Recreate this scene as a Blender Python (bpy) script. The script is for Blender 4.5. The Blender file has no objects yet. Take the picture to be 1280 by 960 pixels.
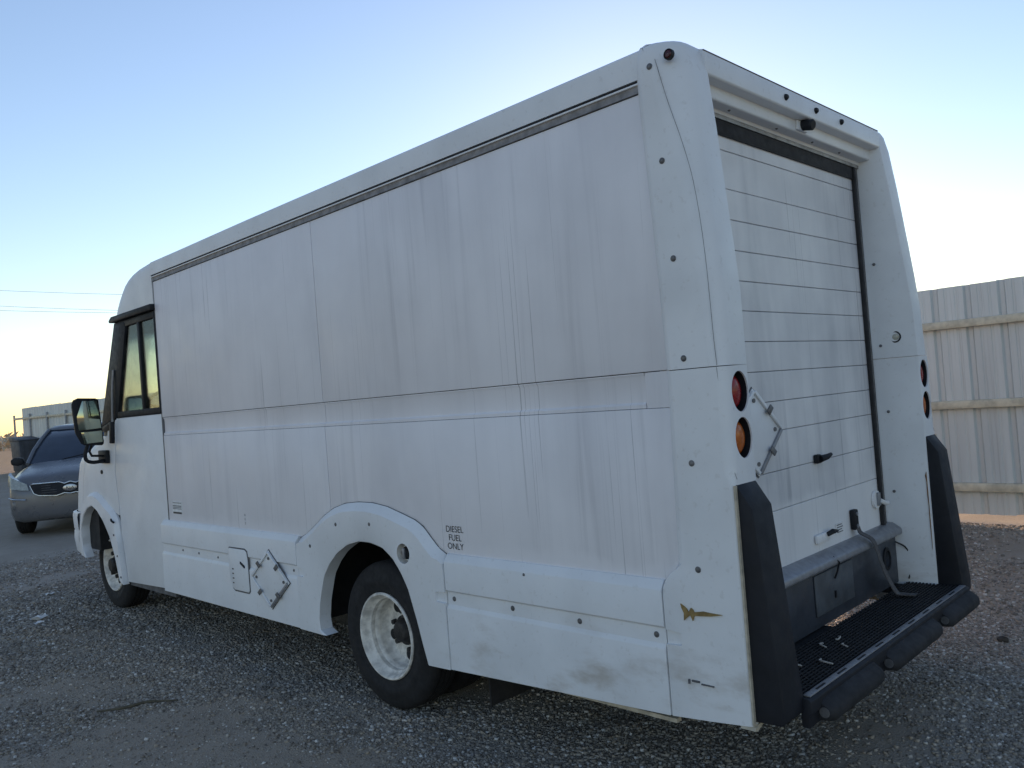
import bpy, bmesh, math, random
import numpy as np
from mathutils import Vector, Matrix
random.seed(7); rng = np.random.default_rng(11)
S = bpy.context.scene
COL = S.collection
R = math.radians
# ------------------------------------------------------------------ camera
CP = Vector((-2.5055, -1.4251, 1.5789)); YAW, PITCH, ROLL, FPX = .793, .0171, -.0774, 1022.1
cd = bpy.data.cameras.new('camera'); cam = bpy.data.objects.new('camera', cd); COL.objects.link(cam); S.camera = cam
fw = Vector((math.sin(YAW)*math.cos(PITCH), math.cos(YAW)*math.cos(PITCH), math.sin(PITCH)))
rt = Vector((math.cos(YAW), -math.sin(YAW), 0)); up = rt.cross(fw)
r2 = math.cos(ROLL)*rt + math.sin(ROLL)*up; u2 = -math.sin(ROLL)*rt + math.cos(ROLL)*up
cam.matrix_world = Matrix(((r2.x, u2.x, -fw.x, CP.x), (r2.y, u2.y, -fw.y, CP.y), (r2.z, u2.z, -fw.z, CP.z), (0, 0, 0, 1)))
cd.sensor_width = 36; cd.lens = 36*FPX/1280; cd.clip_start = .05; cd.clip_end = 6000
# ------------------------------------------------------------------ sky, sun, exposure
SUN_AZ, SUN_EL = R(55), R(13)          # azimuth from +Y (van's nose) towards +X
wd = bpy.data.worlds.new('World'); S.world = wd; wd.use_nodes = True
nt = wd.node_tree; bg = nt.nodes['Background']
sky = nt.nodes.new('ShaderNodeTexSky'); sky.sky_type = 'NISHITA'; sky.sun_disc = False
sky.sun_elevation = SUN_EL; sky.sun_rotation = SUN_AZ; sky.altitude = 300
sky.air_density = 1.25; sky.dust_density = 0.15; sky.ozone_density = 4.5
nt.links.new(sky.outputs[0], bg.inputs[0]); bg.inputs[1].default_value = .15
sd = bpy.data.lights.new('sun', 'SUN'); sd.energy = 2.6; sd.angle = R(.6); sd.color = (1, .80, .56)
sun = bpy.data.objects.new('sun', sd); COL.objects.link(sun)
dsun = Vector((math.sin(SUN_AZ)*math.cos(SUN_EL), math.cos(SUN_AZ)*math.cos(SUN_EL), math.sin(SUN_EL)))
sun.rotation_euler = dsun.to_track_quat('Z', 'Y').to_euler(); sun.location = (20, 40, 20)
S.view_settings.view_transform = 'Standard'; S.view_settings.look = 'None'
S.view_settings.gamma = 1; S.view_settings.use_curve_mapping = False
S.view_settings.exposure = 0.76
S.view_settings.use_white_balance = True; S.view_settings.white_balance_temperature = 8500; S.view_settings.white_balance_tint = 24

# ------------------------------------------------------------------ materials
MATS = {}
class N:
    """small node-graph helper"""
    def __init__(s, name):
        s.m = bpy.data.materials.new(name); s.m.use_nodes = True; s.t = s.m.node_tree
        s.b = s.t.nodes['Principled BSDF']; s.tc = s.t.nodes.new('ShaderNodeTexCoord').outputs['Object']; MATS[name] = s.m
    def n(s, typ, **kw):
        o = s.t.nodes.new(typ)
        for k, v in kw.items(): setattr(o, k, v)
        return o
    def L(s, a, b): s.t.links.new(a, b)
    def mapped(s, sc, src=None):
        m = s.n('ShaderNodeMapping'); m.inputs['Scale'].default_value = sc; s.L(src or s.tc, m.inputs[0]); return m.outputs[0]
    def noise(s, scale, detail=4, rough=.55, vec=None, dist=0):
        o = s.n('ShaderNodeTexNoise'); o.inputs['Scale'].default_value = scale; o.inputs['Detail'].default_value = detail
        o.inputs['Roughness'].default_value = rough; o.inputs['Distortion'].default_value = dist
        s.L(vec or s.tc, o.inputs['Vector']); return o.outputs[0]
    def ramp(s, x, a, b, va=0., vb=1.):
        o = s.n('ShaderNodeMapRange'); o.interpolation_type = 'SMOOTHSTEP'
        for i, v in enumerate((a, b, va, vb)): o.inputs[i+1].default_value = v
        s.L(x, o.inputs[0]); return o.outputs[0]
    def math(s, op, a, b=None):
        o = s.n('ShaderNodeMath', operation=op)
        for i, v in enumerate((a, b)):
            if v is None: continue
            if hasattr(v, 'links'): s.L(v, o.inputs[i])
            else: o.inputs[i].default_value = v
        return o.outputs[0]
    def mix(s, f, a, b):
        o = s.n('ShaderNodeMix', data_type='RGBA')
        for i, v in ((0, f), (6, a), (7, b)):
            if hasattr(v, 'links'): s.L(v, o.inputs[i])
            else: o.inputs[i].default_value = v if i == 0 else (*v, 1)
        return o.outputs[2]
    def sep(s, vec=None):
        o = s.n('ShaderNodeSeparateXYZ'); s.L(vec or s.tc, o.inputs[0]); return o.outputs
    def col(s, c):
        if hasattr(c, 'links'): s.L(c, s.b.inputs['Base Color'])
        else: s.b.inputs['Base Color'].default_value = (*c, 1)
    def rough(s, r):
        if hasattr(r, 'links'): s.L(r, s.b.inputs['Roughness'])
        else: s.b.inputs['Roughness'].default_value = r
    def bump(s, h, strength=.2, dist=.01):
        o = s.n('ShaderNodeBump'); o.inputs['Strength'].default_value = strength; o.inputs['Distance'].default_value = dist
        s.L(h, o.inputs['Height']); s.L(o.outputs[0], s.b.inputs['Normal'])
    def done(s, metal=0., spec=.5):
        s.b.inputs['Metallic'].default_value = metal; s.b.inputs['Specular IOR Level'].default_value = spec; return s.m

def simple(name, c, rough=.6, metal=0., var=.25, scale=9, bump=0., spec=.5):
    g = N(name); k = g.noise(scale, 5); k = g.ramp(k, .3, .7)
    g.col(g.mix(k, tuple(x*(1-var) for x in c), tuple(min(1, x*(1+var*.5)) for x in c)))
    g.rough(g.ramp(g.noise(scale*2.3, 3), .2, .8, max(.03, rough-.08), min(1, rough+.1)))
    if bump: g.bump(g.noise(scale*12, 3), bump, .004)
    return g.done(metal, spec)

def panel_paint(name, base, dirt, tide, amount, streak_axis='y'):
    """oxidised white panel: rain streaks that run down, dusty blotches, cleaner below a wipe line"""
    g = N(name); x, y, z = g.sep()
    sc = (0, 1, 0) if streak_axis == 'y' else (1, 0, 0)
    def st(f, fz, d=3): return g.noise(1, d, .6, g.mapped((sc[0]*f, sc[1]*f, fz)), .6)
    wide = g.ramp(st(2.6, .45), .38, .8); fine = g.math('MULTIPLY', g.ramp(st(17, .55, 5), .46, .80), g.ramp(st(2.1, .6, 3), .42, .68)); thin = g.ramp(st(75, .35, 2), .64, .70)
    gate = g.ramp(st(3.1, .9, 4), .42, .66)
    blot = g.ramp(g.noise(2.2, 5), .3, .75)
    k = g.math('ADD', g.math('MULTIPLY', wide, .30), g.math('MULTIPLY', fine, .55))
    k = g.math('ADD', k, g.math('MULTIPLY', blot, .25))
    if tide is not None:
        w = g.math('ADD', z, g.math('MULTIPLY', g.noise(1, 4, .6, g.mapped((sc[0]*7, sc[1]*7, 1.5))), .16))
        k = g.math('MULTIPLY', k, g.ramp(w, tide, tide+.05, .30, 1))
    k = g.math('MULTIPLY', k, amount)
    c = g.mix(k, base, dirt)
    t = g.math('MULTIPLY', g.math('MULTIPLY', thin, gate), (.5 if streak_axis == 'y' else .25)*amount)
    c = g.mix(t, c, (.13, .13, .14))
    g.col(c); g.rough(g.ramp(g.noise(6, 4), .2, .8, .42, .62)); g.bump(g.noise(1.3, 2), .06, .02)
    return g.done(0, .45)

W_PANEL = panel_paint('panel_white', (.81, .79, .805), (.53, .515, .535), .98, .9)
W_DOOR = panel_paint('door_white', (.80, .79, .78), (.46, .465, .48), 1.10, 1.7, 'x')
def frp(name, base):
    g = N(name); k = g.ramp(g.noise(3, 6), .35, .75); f = g.ramp(g.noise(40, 3), .60, .72)
    x, y, z = g.sep()
    mud = g.math('MULTIPLY', g.ramp(g.noise(2.1, 5, .6, g.mapped((1, 1.2, 3))), .48, .72), g.math('MULTIPLY', g.ramp(z, .8, .45, 0, 1), g.ramp(y, 1.75, 1.3, 0, 1)))
    c = g.mix(g.math('MULTIPLY', k, .35), base, tuple(v*.72 for v in base))
    c = g.mix(g.math('MULTIPLY', f, .18), c, (.42, .38, .33)); c = g.mix(g.math('MULTIPLY', mud, .8), c, (.42, .36, .30))
    g.col(c); g.rough(g.ramp(g.noise(8, 3), .2, .8, .36, .55)); g.bump(g.noise(30, 3), .03, .003); return g.done(0, .5)
WHITE = frp('fibreglass_white', (.76, .775, .785))
CABW = frp('cab_white', (.77, .78, .79))
BLACK = simple('black_plastic', (.016, .018, .022), .55, 0, .3, 12, .1, .25)
RUBBER = simple('rubber', (.02, .02, .022), .78, 0, .35, 14, .2)
TYRE = simple('tyre_rubber', (.014, .014, .0155), .82, 0, .4, 16, .3)
DARK = simple('dark_underbody', (.018, .018, .019), .8, 0, .4, 8)
POST = simple('bumper_post_black', (.012, .014, .019), .6, 0, .3, 7, .1, .35)
ALU = simple('aluminium', (.36, .35, .34), .45, .6, .3, 20)
RAILG = simple('drip_rail_grey', (.27, .255, .25), .6, .2, .35, 18)
STEEL = simple('worn_steel', (.30, .31, .33), .45, .5, .15, 30)
BOLT = simple('bolt_grey', (.17, .17, .175), .5, .5, .3, 30)
RIM = simple('rim_white', (.74, .70, .64), .5, 0, .32, 22)
RUSTY = simple('rim_hub_dark', (.035, .033, .032), .6, .2, .5, 30)
SILLD = simple('sill_dark_paint', (.040, .050, .065), .45, 0, .3, 6)
SILLP = simple('sill_plate_grey', (.085, .10, .115), .5, .1, .3, 7)
GRAT = simple('grating_black', (.022, .021, .022), .7, .1, .5, 25)
BROWN = simple('bare_fibre_brown', (.30, .19, .07), .7, 0, .3, 40)
TAN = simple('raw_edge_tan', (.52, .45, .35), .7, 0, .3, 20)
INK = simple('ink_black', (.04, .04, .045), .6, 0, .2, 60)
RED = simple('lens_red', (.30, .012, .014), .2, 0, .2, 40)
AMBER = simple('lens_amber', (.55, .12, .02), .2, 0, .2, 40)
DKRED = simple('lens_dark_red', (.07, .012, .014), .25, 0, .2, 40)
RUST = simple('rust_stain', (.26, .12, .05), .85, 0, .4, 30)
SEAM = simple('seam_sealer_grey', (.12, .12, .125), .7, 0, .3, 20)
JOINT = simple('joint_grey', (.24, .24, .245), .7, 0, .3, 20)
STRAP = simple('strap_webbing', (.10, .095, .095), .85, 0, .3, 60, .3)
CLEAR = simple('lens_clear', (.5, .48, .40), .2, 0, .2, 30)
SEAT = simple('seat_cloth', (.045, .05, .05), .85, 0, .3, 30)
INTER = simple('cab_interior_grey', (.30, .31, .29), .7, 0, .2, 8)
def glass(name, tint, refl=.9, z0=None, z1=None, top=None):
    g = N(name); tr = g.n('ShaderNodeBsdfTransparent'); gl = g.n('ShaderNodeBsdfGlossy'); gl.inputs['Roughness'].default_value = .02
    fr = g.n('ShaderNodeFresnel'); fr.inputs[0].default_value = 1.5; mx = g.n('ShaderNodeMixShader')
    if top:
        z = g.sep()[2]; g.L(g.mix(g.ramp(z, z0, z1), tint, top), tr.inputs[0])
    else: tr.inputs[0].default_value = (*tint, 1)
    dd = g.n('ShaderNodeBsdfDiffuse'); dd.inputs[0].default_value = (.35, .36, .33, 1); dm = g.n('ShaderNodeMixShader')
    g.L(g.math('MULTIPLY', g.ramp(g.noise(14, 5), .35, .8), .10), dm.inputs[0]); g.L(tr.outputs[0], dm.inputs[1]); g.L(dd.outputs[0], dm.inputs[2])
    g.L(g.math('MULTIPLY', fr.outputs[0], refl), mx.inputs[0]); g.L(dm.outputs[0], mx.inputs[1]); g.L(gl.outputs[0], mx.inputs[2])
    g.L(mx.outputs[0], g.t.nodes['Material Output'].inputs[0]); return g.m
GLASS = glass('window_glass', (.90, .97, .90), .7, 2.22, 2.30, (.30, .42, .48))
MIRR = simple('mirror_silver', (.42, .46, .36), .05, 1, .05, 4)
CARP = simple('car_paint_grey', (.15, .155, .165), .30, .2, .06, 2)
CARG = simple('car_glass', (.030, .045, .065), .10, 0, .2, 3, 0, .6)
CHROME = simple('chrome', (.40, .41, .43), .28, 1, .15, 20)
LAMP = simple('headlamp', (.34, .37, .35), .18, 0, .25, 30)
FENCE = N('fence_sheet'); _g = FENCE
_k = _g.ramp(_g.noise(1, 4, .6, _g.mapped((6, 6, .4))), .3, .75); _c = _g.mix(_k, (.62, .66, .65), (.52, .555, .55))
_st = _g.ramp(_g.noise(1, 3, .6, _g.mapped((30, 30, .5))), .60, .68); _c = _g.mix(_g.math('MULTIPLY', _st, .25), _c, (.24, .23, .22))
_g.col(_c); _g.rough(.5); FENCE = _g.done(.15, .5)
RAIL = simple('fence_rail_tan', (.62, .55, .42), .6, .1, .25, 12)
FPOST = simple('fence_post_grey', (.34, .35, .36), .6, .2, .25, 8)
PAPER = simple('paper_white', (.75, .75, .74), .8, 0, .15, 20)
TWIG = simple('twig_brown', (.10, .085, .06), .9, 0, .3, 30)
CLOD = simple('clod_dark', (.05, .04, .033), .95, 0, .4, 40)
STRAW = simple('straw_pale', (.50, .46, .42), .8, 0, .3, 30)
BIN = simple('dumpster_paint', (.055, .065, .08), .6, .1, .3, 3)
WIRE = simple('cable_black', (.05, .05, .055), .6, 0, .1, 4)

# ------------------------------------------------------------------ mesh builder
class MB:
    def __init__(s): s.v = []; s.f = []
    def add(s, vs, fs):
        k = len(s.v); s.v += [tuple(p) for p in vs]; s.f += [tuple(i+k for i in f) for f in fs]; return s
    def box(s, x0, x1, y0, y1, z0, z1):
        return s.add([(x, y, z) for x in (x0, x1) for y in (y0, y1) for z in (z0, z1)],
                     [(0, 1, 3, 2), (4, 6, 7, 5), (0, 4, 5, 1), (2, 3, 7, 6), (0, 2, 6, 4), (1, 5, 7, 3)])
    def prism(s, poly, ax, a, b):
        n = len(poly); P = {'x': lambda p, t: (t, p[0], p[1]), 'y': lambda p, t: (p[0], t, p[1]), 'z': lambda p, t: (p[0], p[1], t)}[ax]
        return s.add([P(p, a) for p in poly]+[P(p, b) for p in poly],
                     [tuple(range(n)), tuple(range(2*n-1, n-1, -1))]+[(i, (i+1) % n, n+(i+1) % n, n+i) for i in range(n)])
    def rings(s, rs, closed=True, caps=True):
        n = len(rs[0]); vs = [p for r in rs for p in r]; fs = []
        for j in range(len(rs)-1):
            for i in range(n if closed else n-1):
                i2 = (i+1) % n; fs.append((j*n+i, j*n+i2, (j+1)*n+i2, (j+1)*n+i))
        if caps: fs += [tuple(range(n)), tuple(range((len(rs)-1)*n, len(rs)*n))]
        return s.add(vs, fs)
    def tube(s, path, r, n=8, caps=True):
        path = [Vector(p) for p in path]; rs = []; prev = None
        for i, p in enumerate(path):
            d = (path[min(i+1, len(path)-1)]-path[max(i-1, 0)]).normalized()
            a = prev if prev else (Vector((0, 0, 1)) if abs(d.z) < .9 else Vector((1, 0, 0)))
            a = (a-d*a.dot(d)).normalized(); b = d.cross(a); prev = a
            rr = r[i] if isinstance(r, (list, tuple)) else r
            rs.append([p+(a*math.cos(2*math.pi*k/n)+b*math.sin(2*math.pi*k/n))*rr for k in range(n)])
        return s.rings(rs, True, caps)
    def cyl(s, c, ax, r, h, n=20, r2=None):
        c = Vector(c); ax = Vector(ax).normalized(); return s.lathe([(r, 0), (r if r2 is None else r2, h)], c, ax, n, True)
    def lathe(s, prof, c, ax, n=32, caps=False):
        c = Vector(c); ax = Vector(ax).normalized(); a = Vector((0, 0, 1)) if abs(ax.z) < .9 else Vector((1, 0, 0)); a = (a-ax*a.dot(ax)).normalized(); b = ax.cross(a)
        return s.rings([[c+ax*t+(a*math.cos(2*math.pi*k/n)+b*math.sin(2*math.pi*k/n))*max(r, 1e-4) for k in range(n)] for r, t in prof], True, caps)
    def mirror(s): s.v = [(WD-p[0], p[1], p[2]) for p in s.v]; s.f = [f[::-1] for f in s.f]; return s
    def xf(s, fn): s.v = [tuple(fn(Vector(p))) for p in s.v]; return s
    def mesh(s, name, bevel=0, seg=2, smooth=35, recalc=True):
        bm = bmesh.new(); vs = [bm.verts.new(p) for p in s.v]
        for f in s.f:
            try: bm.faces.new([vs[i] for i in f])
            except ValueError: pass
        bmesh.ops.remove_doubles(bm, verts=bm.verts, dist=1e-5)
        if recalc: bmesh.ops.recalc_face_normals(bm, faces=bm.faces)
        if bevel:
            es = [e for e in bm.edges if len(e.link_faces) == 2 and e.calc_face_angle(0) > R(30)]
            bmesh.ops.bevel(bm, geom=es, offset=bevel, segments=seg, profile=.5, affect='EDGES', clamp_overlap=True)
        m = bpy.data.meshes.new(name); bm.to_mesh(m); bm.free()
        m.polygons.foreach_set('use_smooth', [True]*len(m.polygons)); m.set_sharp_from_angle(angle=R(smooth)); return m
    def build(s, name, mat, parent=None, bevel=0, seg=2, smooth=35, recalc=True):
        m = s.mesh(name, bevel, seg, smooth, recalc); m.materials.append(mat); return place(name, m, parent)
def place(name, mesh, parent=None):
    o = bpy.data.objects.new(name, mesh); COL.objects.link(o)
    if parent is not None:
        o.parent = parent
        if parent.get('world_parts'): o.matrix_parent_inverse = Matrix.Translation(-parent.location)
    return o
def thing(name, label, cat, loc=(0, 0, 0), group=None, world_parts=False, rz=0):
    o = bpy.data.objects.new(name, None); COL.objects.link(o); o.location = loc; o.rotation_euler.z = rz; o.empty_display_size = .2
    o['label'] = label; o['category'] = cat
    if group: o['group'] = group
    if world_parts: o['world_parts'] = 1
    return o
def tag(o, label, cat, group=None):
    o['label'] = label; o['category'] = cat
    if group: o['group'] = group
    return o
def cut(o, cutters):
    """boolean the given MBs out of o (no operators)"""
    for c in cutters:
        k = c.build('cutter', BLACK); md = o.modifiers.new('b', 'BOOLEAN'); md.object = k; md.solver = 'EXACT'; md.operation = 'DIFFERENCE'
        bpy.context.view_layer.update(); dg = bpy.context.evaluated_depsgraph_get()
        nm = bpy.data.meshes.new_from_object(o.evaluated_get(dg)); o.modifiers.clear()
        old = o.data; o.data = nm; bpy.data.meshes.remove(old); km = k.data; bpy.data.objects.remove(k); bpy.data.meshes.remove(km)
        nm.polygons.foreach_set('use_smooth', [True]*len(nm.polygons)); nm.set_sharp_from_angle(angle=R(35))
        if len(nm.materials) > 1:
            while len(nm.materials) > 1: nm.materials.pop()
    return o
def resample(pts, n):
    pts = [np.array(p, float) for p in pts]; d = [0]
    for a, b in zip(pts, pts[1:]): d.append(d[-1]+np.linalg.norm(b-a))
    return [tuple(np.array([np.interp(t, d, [p[k] for p in pts]) for k in range(len(pts[0]))])) for t in np.linspace(0, d[-1], n)]
def smooth_curve(pts, n):
    """Catmull-Rom through pts"""
    P = [np.array(p, float) for p in pts]; P = [2*P[0]-P[1]]+P+[2*P[-1]-P[-2]]; out = []
    m = len(P)-3
    for i in range(n):
        u = i/(n-1)*m; k = min(int(u), m-1); t = u-k; a, b, c, d = P[k:k+4]
        out.append(tuple(.5*((2*b)+(c-a)*t+(2*a-5*b+4*c-d)*t*t+(3*b-a-3*c+d)*t**3)))
    return out
def text_mesh(txt, size, fn, name, mat, parent, spacing=1.0, align='CENTER'):
    cu = bpy.data.curves.new(name, 'FONT'); cu.body = txt; cu.size = size; cu.align_x = align; cu.space_line = spacing
    t = bpy.data.objects.new('t', cu); COL.objects.link(t); bpy.context.view_layer.update()
    m = bpy.data.meshes.new_from_object(t.evaluated_get(bpy.context.evaluated_depsgraph_get()))
    bpy.data.objects.remove(t); bpy.data.curves.remove(cu)
    for v in m.vertices: v.co = fn(v.co)
    m.materials.clear(); m.materials.append(mat); m.name = name; return place(name, m, parent)
sst = lambda a, b, x: (lambda t: t*t*(3-2*t))(min(1, max(0, (x-a)/(b-a))))
# ------------------------------------------------------------------ ground
def ground_h(x, y): return .27*sst(8, 36, y)
def axis_vals(lo, hi, step, far): 
    a = list(np.arange(lo, hi+1e-6, step)); s = step
    up_, x = [], hi
    while x < far: s *= 1.28; x += s; up_.append(x)
    dn, x, s = [], lo, step
    while x > -far: s *= 1.28; x -= s; dn.append(x)
    return np.array(dn[::-1]+a+up_)
def vnoise(x, y, f, seed):
    """smooth value noise on arrays"""
    g = np.random.default_rng(seed).random((64, 64)); u = x*f+100; v = y*f+100
    i = np.floor(u).astype(int); j = np.floor(v).astype(int); a = u-i; b = v-j; a = a*a*(3-2*a); b = b*b*(3-2*b)
    G = lambda p, q: g[p % 64, q % 64]
    return (G(i, j)*(1-a)+G(i+1, j)*a)*(1-b)+(G(i, j+1)*(1-a)+G(i+1, j+1)*a)*b
def hfield(X, Y):
    t = np.clip((Y-8)/28, 0, 1); h = .27*t*t*(3-2*t); near = np.exp(-((X-1)/14)**2-((Y-4)/18)**2)
    h = h+near*(.030*(vnoise(X, Y, .9, 1)-.5)+.022*(vnoise(X, Y, 2.6, 2)-.5)+.014*(vnoise(X, Y, 7, 3)-.5))
    return h-.012
xs = axis_vals(-5, 8, .09, 3500); ys = axis_vals(-3, 13, .09, 3500)
X, Y = np.meshgrid(xs, ys, indexing='xy'); Z = hfield(X, Y)
nx, ny = len(xs), len(ys)
idx = np.arange(nx*ny).reshape(ny, nx)
F = np.stack([idx[:-1, :-1], idx[:-1, 1:], idx[1:, 1:], idx[1:, :-1]], -1).reshape(-1, 4)
gm = bpy.data.meshes.new('ground'); gm.from_pydata(np.stack([X, Y, Z], -1).reshape(-1, 3).tolist(), [], F.tolist())
gm.polygons.foreach_set('use_smooth', [True]*len(gm.polygons))
g = N('dirt_ground')
k1 = g.ramp(g.noise(.55, 5, .6), .35, .68); k2 = g.ramp(g.noise(3.2, 6, .65), .3, .72); k3 = g.ramp(g.noise(60, 4, .7), .35, .7)
far = g.ramp(g.sep()[1], 20, 50)
c = g.mix(k1, (.35, .275, .212), (.42, .345, .28)); c = g.mix(g.math('MULTIPLY', k2, .5), c, (.26, .205, .16))
c = g.mix(g.math('MULTIPLY', k3, .45), c, (.43, .37, .31)); c = g.mix(far, c, (.36, .27, .18))
vo = g.n('ShaderNodeTexVoronoi'); vo.inputs['Scale'].default_value = 75; g.L(g.tc, vo.inputs['Vector'])
pk = g.ramp(vo.outputs['Distance'], .1, .5, 1, 0)
pc = g.n('ShaderNodeSeparateColor'); g.L(vo.outputs['Color'], pc.inputs[0])
c = g.mix(g.math('MULTIPLY', g.ramp(pc.outputs[0], .5, .85), g.math('MULTIPLY', pk, .8)), c, (.30, .29, .275))
g.col(c); g.rough(.92)
hh = g.math('ADD', g.math('MULTIPLY', g.noise(90, 5, .7), .6), g.math('MULTIPLY', pk, .5)); g.bump(hh, .7, .012)
gm.materials.append(g.done(0, .25))
go = place('ground', gm); go['kind'] = 'structure'

# ------------------------------------------------------------------ loose gravel (uncountable)
def gravel(n, reg, size, seed, name, mat, dens):
    q = np.random.default_rng(seed); px = q.uniform(reg[0], reg[1], n*4); py = q.uniform(reg[2], reg[3], n*4)
    keep = q.random(n*4) < dens(px, py); px, py = px[keep][:n], py[keep][:n]; n = len(px)
    # in front of the lens only
    base = np.array([(x, y, z) for x in (-1, 1) for y in (-1, 1) for z in (-1, 1)], float)
    V = base[None]*q.uniform(.45, 1.0, (n, 8, 3)); s = size[0]*(size[1]/size[0])**(q.random(n)**2.2)
    V *= s[:, None, None]*np.stack([q.uniform(.8, 1.3, n), q.uniform(.7, 1.1, n), q.uniform(.45, .8, n)], -1)[:, None, :]
    th = q.uniform(0, 6.283, n); ph = q.normal(0, .5, n); c_, s_ = np.cos(ph), np.sin(ph)
    x, y, z = V[..., 0].copy(), V[..., 1].copy(), V[..., 2].copy()
    y, z = y*c_[:, None]-z*s_[:, None], y*s_[:, None]+z*c_[:, None]; c_, s_ = np.cos(th)[:, None], np.sin(th)[:, None]
    x, y = x*c_-y*s_, x*s_+y*c_
    gz = hfield(px, py)
    V = np.stack([x+px[:, None], y+py[:, None], z+(gz+s*.18)[:, None]], -1).reshape(-1, 3)
    q6 = np.array([(0, 1, 3, 2), (4, 6, 7, 5), (0, 4, 5, 1), (2, 3, 7, 6), (0, 2, 6, 4), (1, 5, 7, 3)])
    Fc = (q6[None]+8*np.arange(n)[:, None, None]).reshape(-1)
    m = bpy.data.meshes.new(name); m.vertices.add(len(V)); m.vertices.foreach_set('co', V.astype(np.float32).ravel())
    nf = n*6; m.loops.add(nf*4); m.loops.foreach_set('vertex_index', Fc.astype(np.int32)); m.polygons.add(nf)
    m.polygons.foreach_set('loop_start', np.arange(0, nf*4, 4, dtype=np.int32)); m.update(calc_edges=True); m.validate()
    m.materials.append(mat); o = place(name, m); o['kind'] = 'stuff'; return o
g = N('gravel_stone'); ge = g.n('ShaderNodeNewGeometry').outputs['Random Per Island']
cr = g.n('ShaderNodeValToRGB'); g.L(ge, cr.inputs[0]); e = cr.color_ramp.elements
e[0].position = 0; e[0].color = (.15, .125, .104, 1); e[1].position = 1; e[1].color = (.66, .62, .57, 1)
for p_, c_ in ((.35, (.30, .25, .205, 1)), (.6, (.37, .32, .27, 1)), (.75, (.35, .275, .21, 1)), (.9, (.46, .41, .36, 1))):
    k = e.new(p_); k.color = c_
g.L(cr.outputs[0], g.b.inputs['Base Color']); g.rough(.85); GRAV = g.done(0, .3)
def dens_near(x, y):
    b = vnoise(x, y, .8, 21)*.55+vnoise(x, y, 2.3, 22)*.45
    b = b+.22*np.clip((x+.60+.10*np.maximum(0, y-5))/.55, -1.2, .8)            # tyres have swept the lane beside the van barer
    return np.clip((b-.42)*3.6, .03, 1)*np.clip((10.8-y)/4.5, 0, 1)*np.clip((x+2.1)/.7, 0, 1)
def dens_r(x, y):
    b = vnoise(x, y, .7, 31)*.5+vnoise(x, y, 2.1, 32)*.5; return np.clip((b-.25)*2.5, .08, 1)
gravel(46000, (-2.0, .9, .2, 5.0), (.0045, .013), 3, 'gravel', GRAV, dens_near)
gravel(26000, (-2.0, .4, 1.2, 6.5), (.0025, .007), 8, 'gravel', GRAV, lambda x, y: .25+.6*vnoise(x, y, 1.7, 41))
gravel(30000, (-2.2, 1.2, 5.0, 12), (.006, .017), 4, 'gravel', GRAV, dens_near)
gravel(42000, (.1, 3.2, -1.0, 1.3), (.0045, .012), 5, 'gravel', GRAV, dens_r)
gravel(22000, (3.2, 6.5, -.9, 2.5), (.006, .016), 6, 'gravel', GRAV, dens_r)

# ------------------------------------------------------------------ fence: ribbed sheets on rails and posts
FX = 6.5
fence = thing('fence', 'tall ribbed grey sheet metal fence with tan rails running behind the van', 'fence', (FX, 14, 0), world_parts=True)
per, pw = .305, .915
prof = []
for k in range(3):
    o = k*per
    prof += [(o, 0), (o+.055, 0), (o+.060, .006), (o+.078, .006), (o+.083, 0), (o+.150, 0), (o+.155, .006), (o+.173, .006), (o+.178, 0), (o+.232, 0), (o+.250, .032), (o+.286, .032), (o+.304, 0)]
poly = [(FX+.045+d, u) for u, d in prof]+[(FX+.049+d, u) for u, d in reversed(prof)]
pm = MB().prism([(p[0]-FX, p[1]) for p in poly], 'z', .0, 2.30).mesh('sheet', smooth=20); pm.materials.append(FENCE)
ps = MB().prism([(p[0]-FX, p[1]) for p in poly], 'z', 1.20, 2.30).mesh('sheet', smooth=20); ps.materials.append(FENCE)
GAP = (3.60, 4.30)                        # unseen opening added behind the van so low sun reaches the ground
y = 3.50-.914*10
while y < 33.4:
    if True:
        short = y+pw > GAP[0] and y < GAP[1]
        o = bpy.data.objects.new('sheet', ps if short else pm); COL.objects.link(o); o.parent = fence
        o.location = (0+random.uniform(-.003, .003), y-14, ground_h(0, y+.4)+.06+random.uniform(-.005, .005)-(.0 if y > 3 else .0))
    y += .914
pts_y = [34.57-2.03*k for k in range(21)]
for i, yy in enumerate(pts_y):
    MB().box(FX-.035, FX+.025, yy-.03, yy+.03, ground_h(0, yy)-.1, ground_h(0, yy)+2.12).build('post', FPOST, fence, .006)
for i in range(0, 20):
    a, b = pts_y[i+1], pts_y[i]
    for zz in (.335, 1.165, 1.975):
        if a < 3.95 < b and .5 < zz < 1.5: continue
        ha, hb = ground_h(0, a), ground_h(0, b)
        pr = [(-.030, -.04), (.042, -.04), (.042, .04), (-.022, .04), (-.030, .022)]
        MB().rings([[(FX+p, a+.032, zz+ha+q) for p, q in pr], [(FX+p, b-.032, zz+hb+q) for p, q in pr]]).build('rail', RAIL, fence, .004)

# ------------------------------------------------------------------ the van
WD = 1.984
VL = (WD/2, 3.5, 0)
van = thing('delivery_van', 'large white step van with roll-up rear door and streaked flat sides', 'van', VL, world_parts=True)
def both(make, name, mat, parent=van, **kw):
    a = make().build(name, mat, parent, **kw); b = make().mirror().build(name, mat, parent, **kw); return a, b
roof_z = lambda y: 2.812-.008*sst(3, 4.7, y)
# inner box that carries the panels
MB().box(.022, WD-.022, .30, 4.70, .94, 2.70).build('body_frame', DARK, van)
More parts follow.
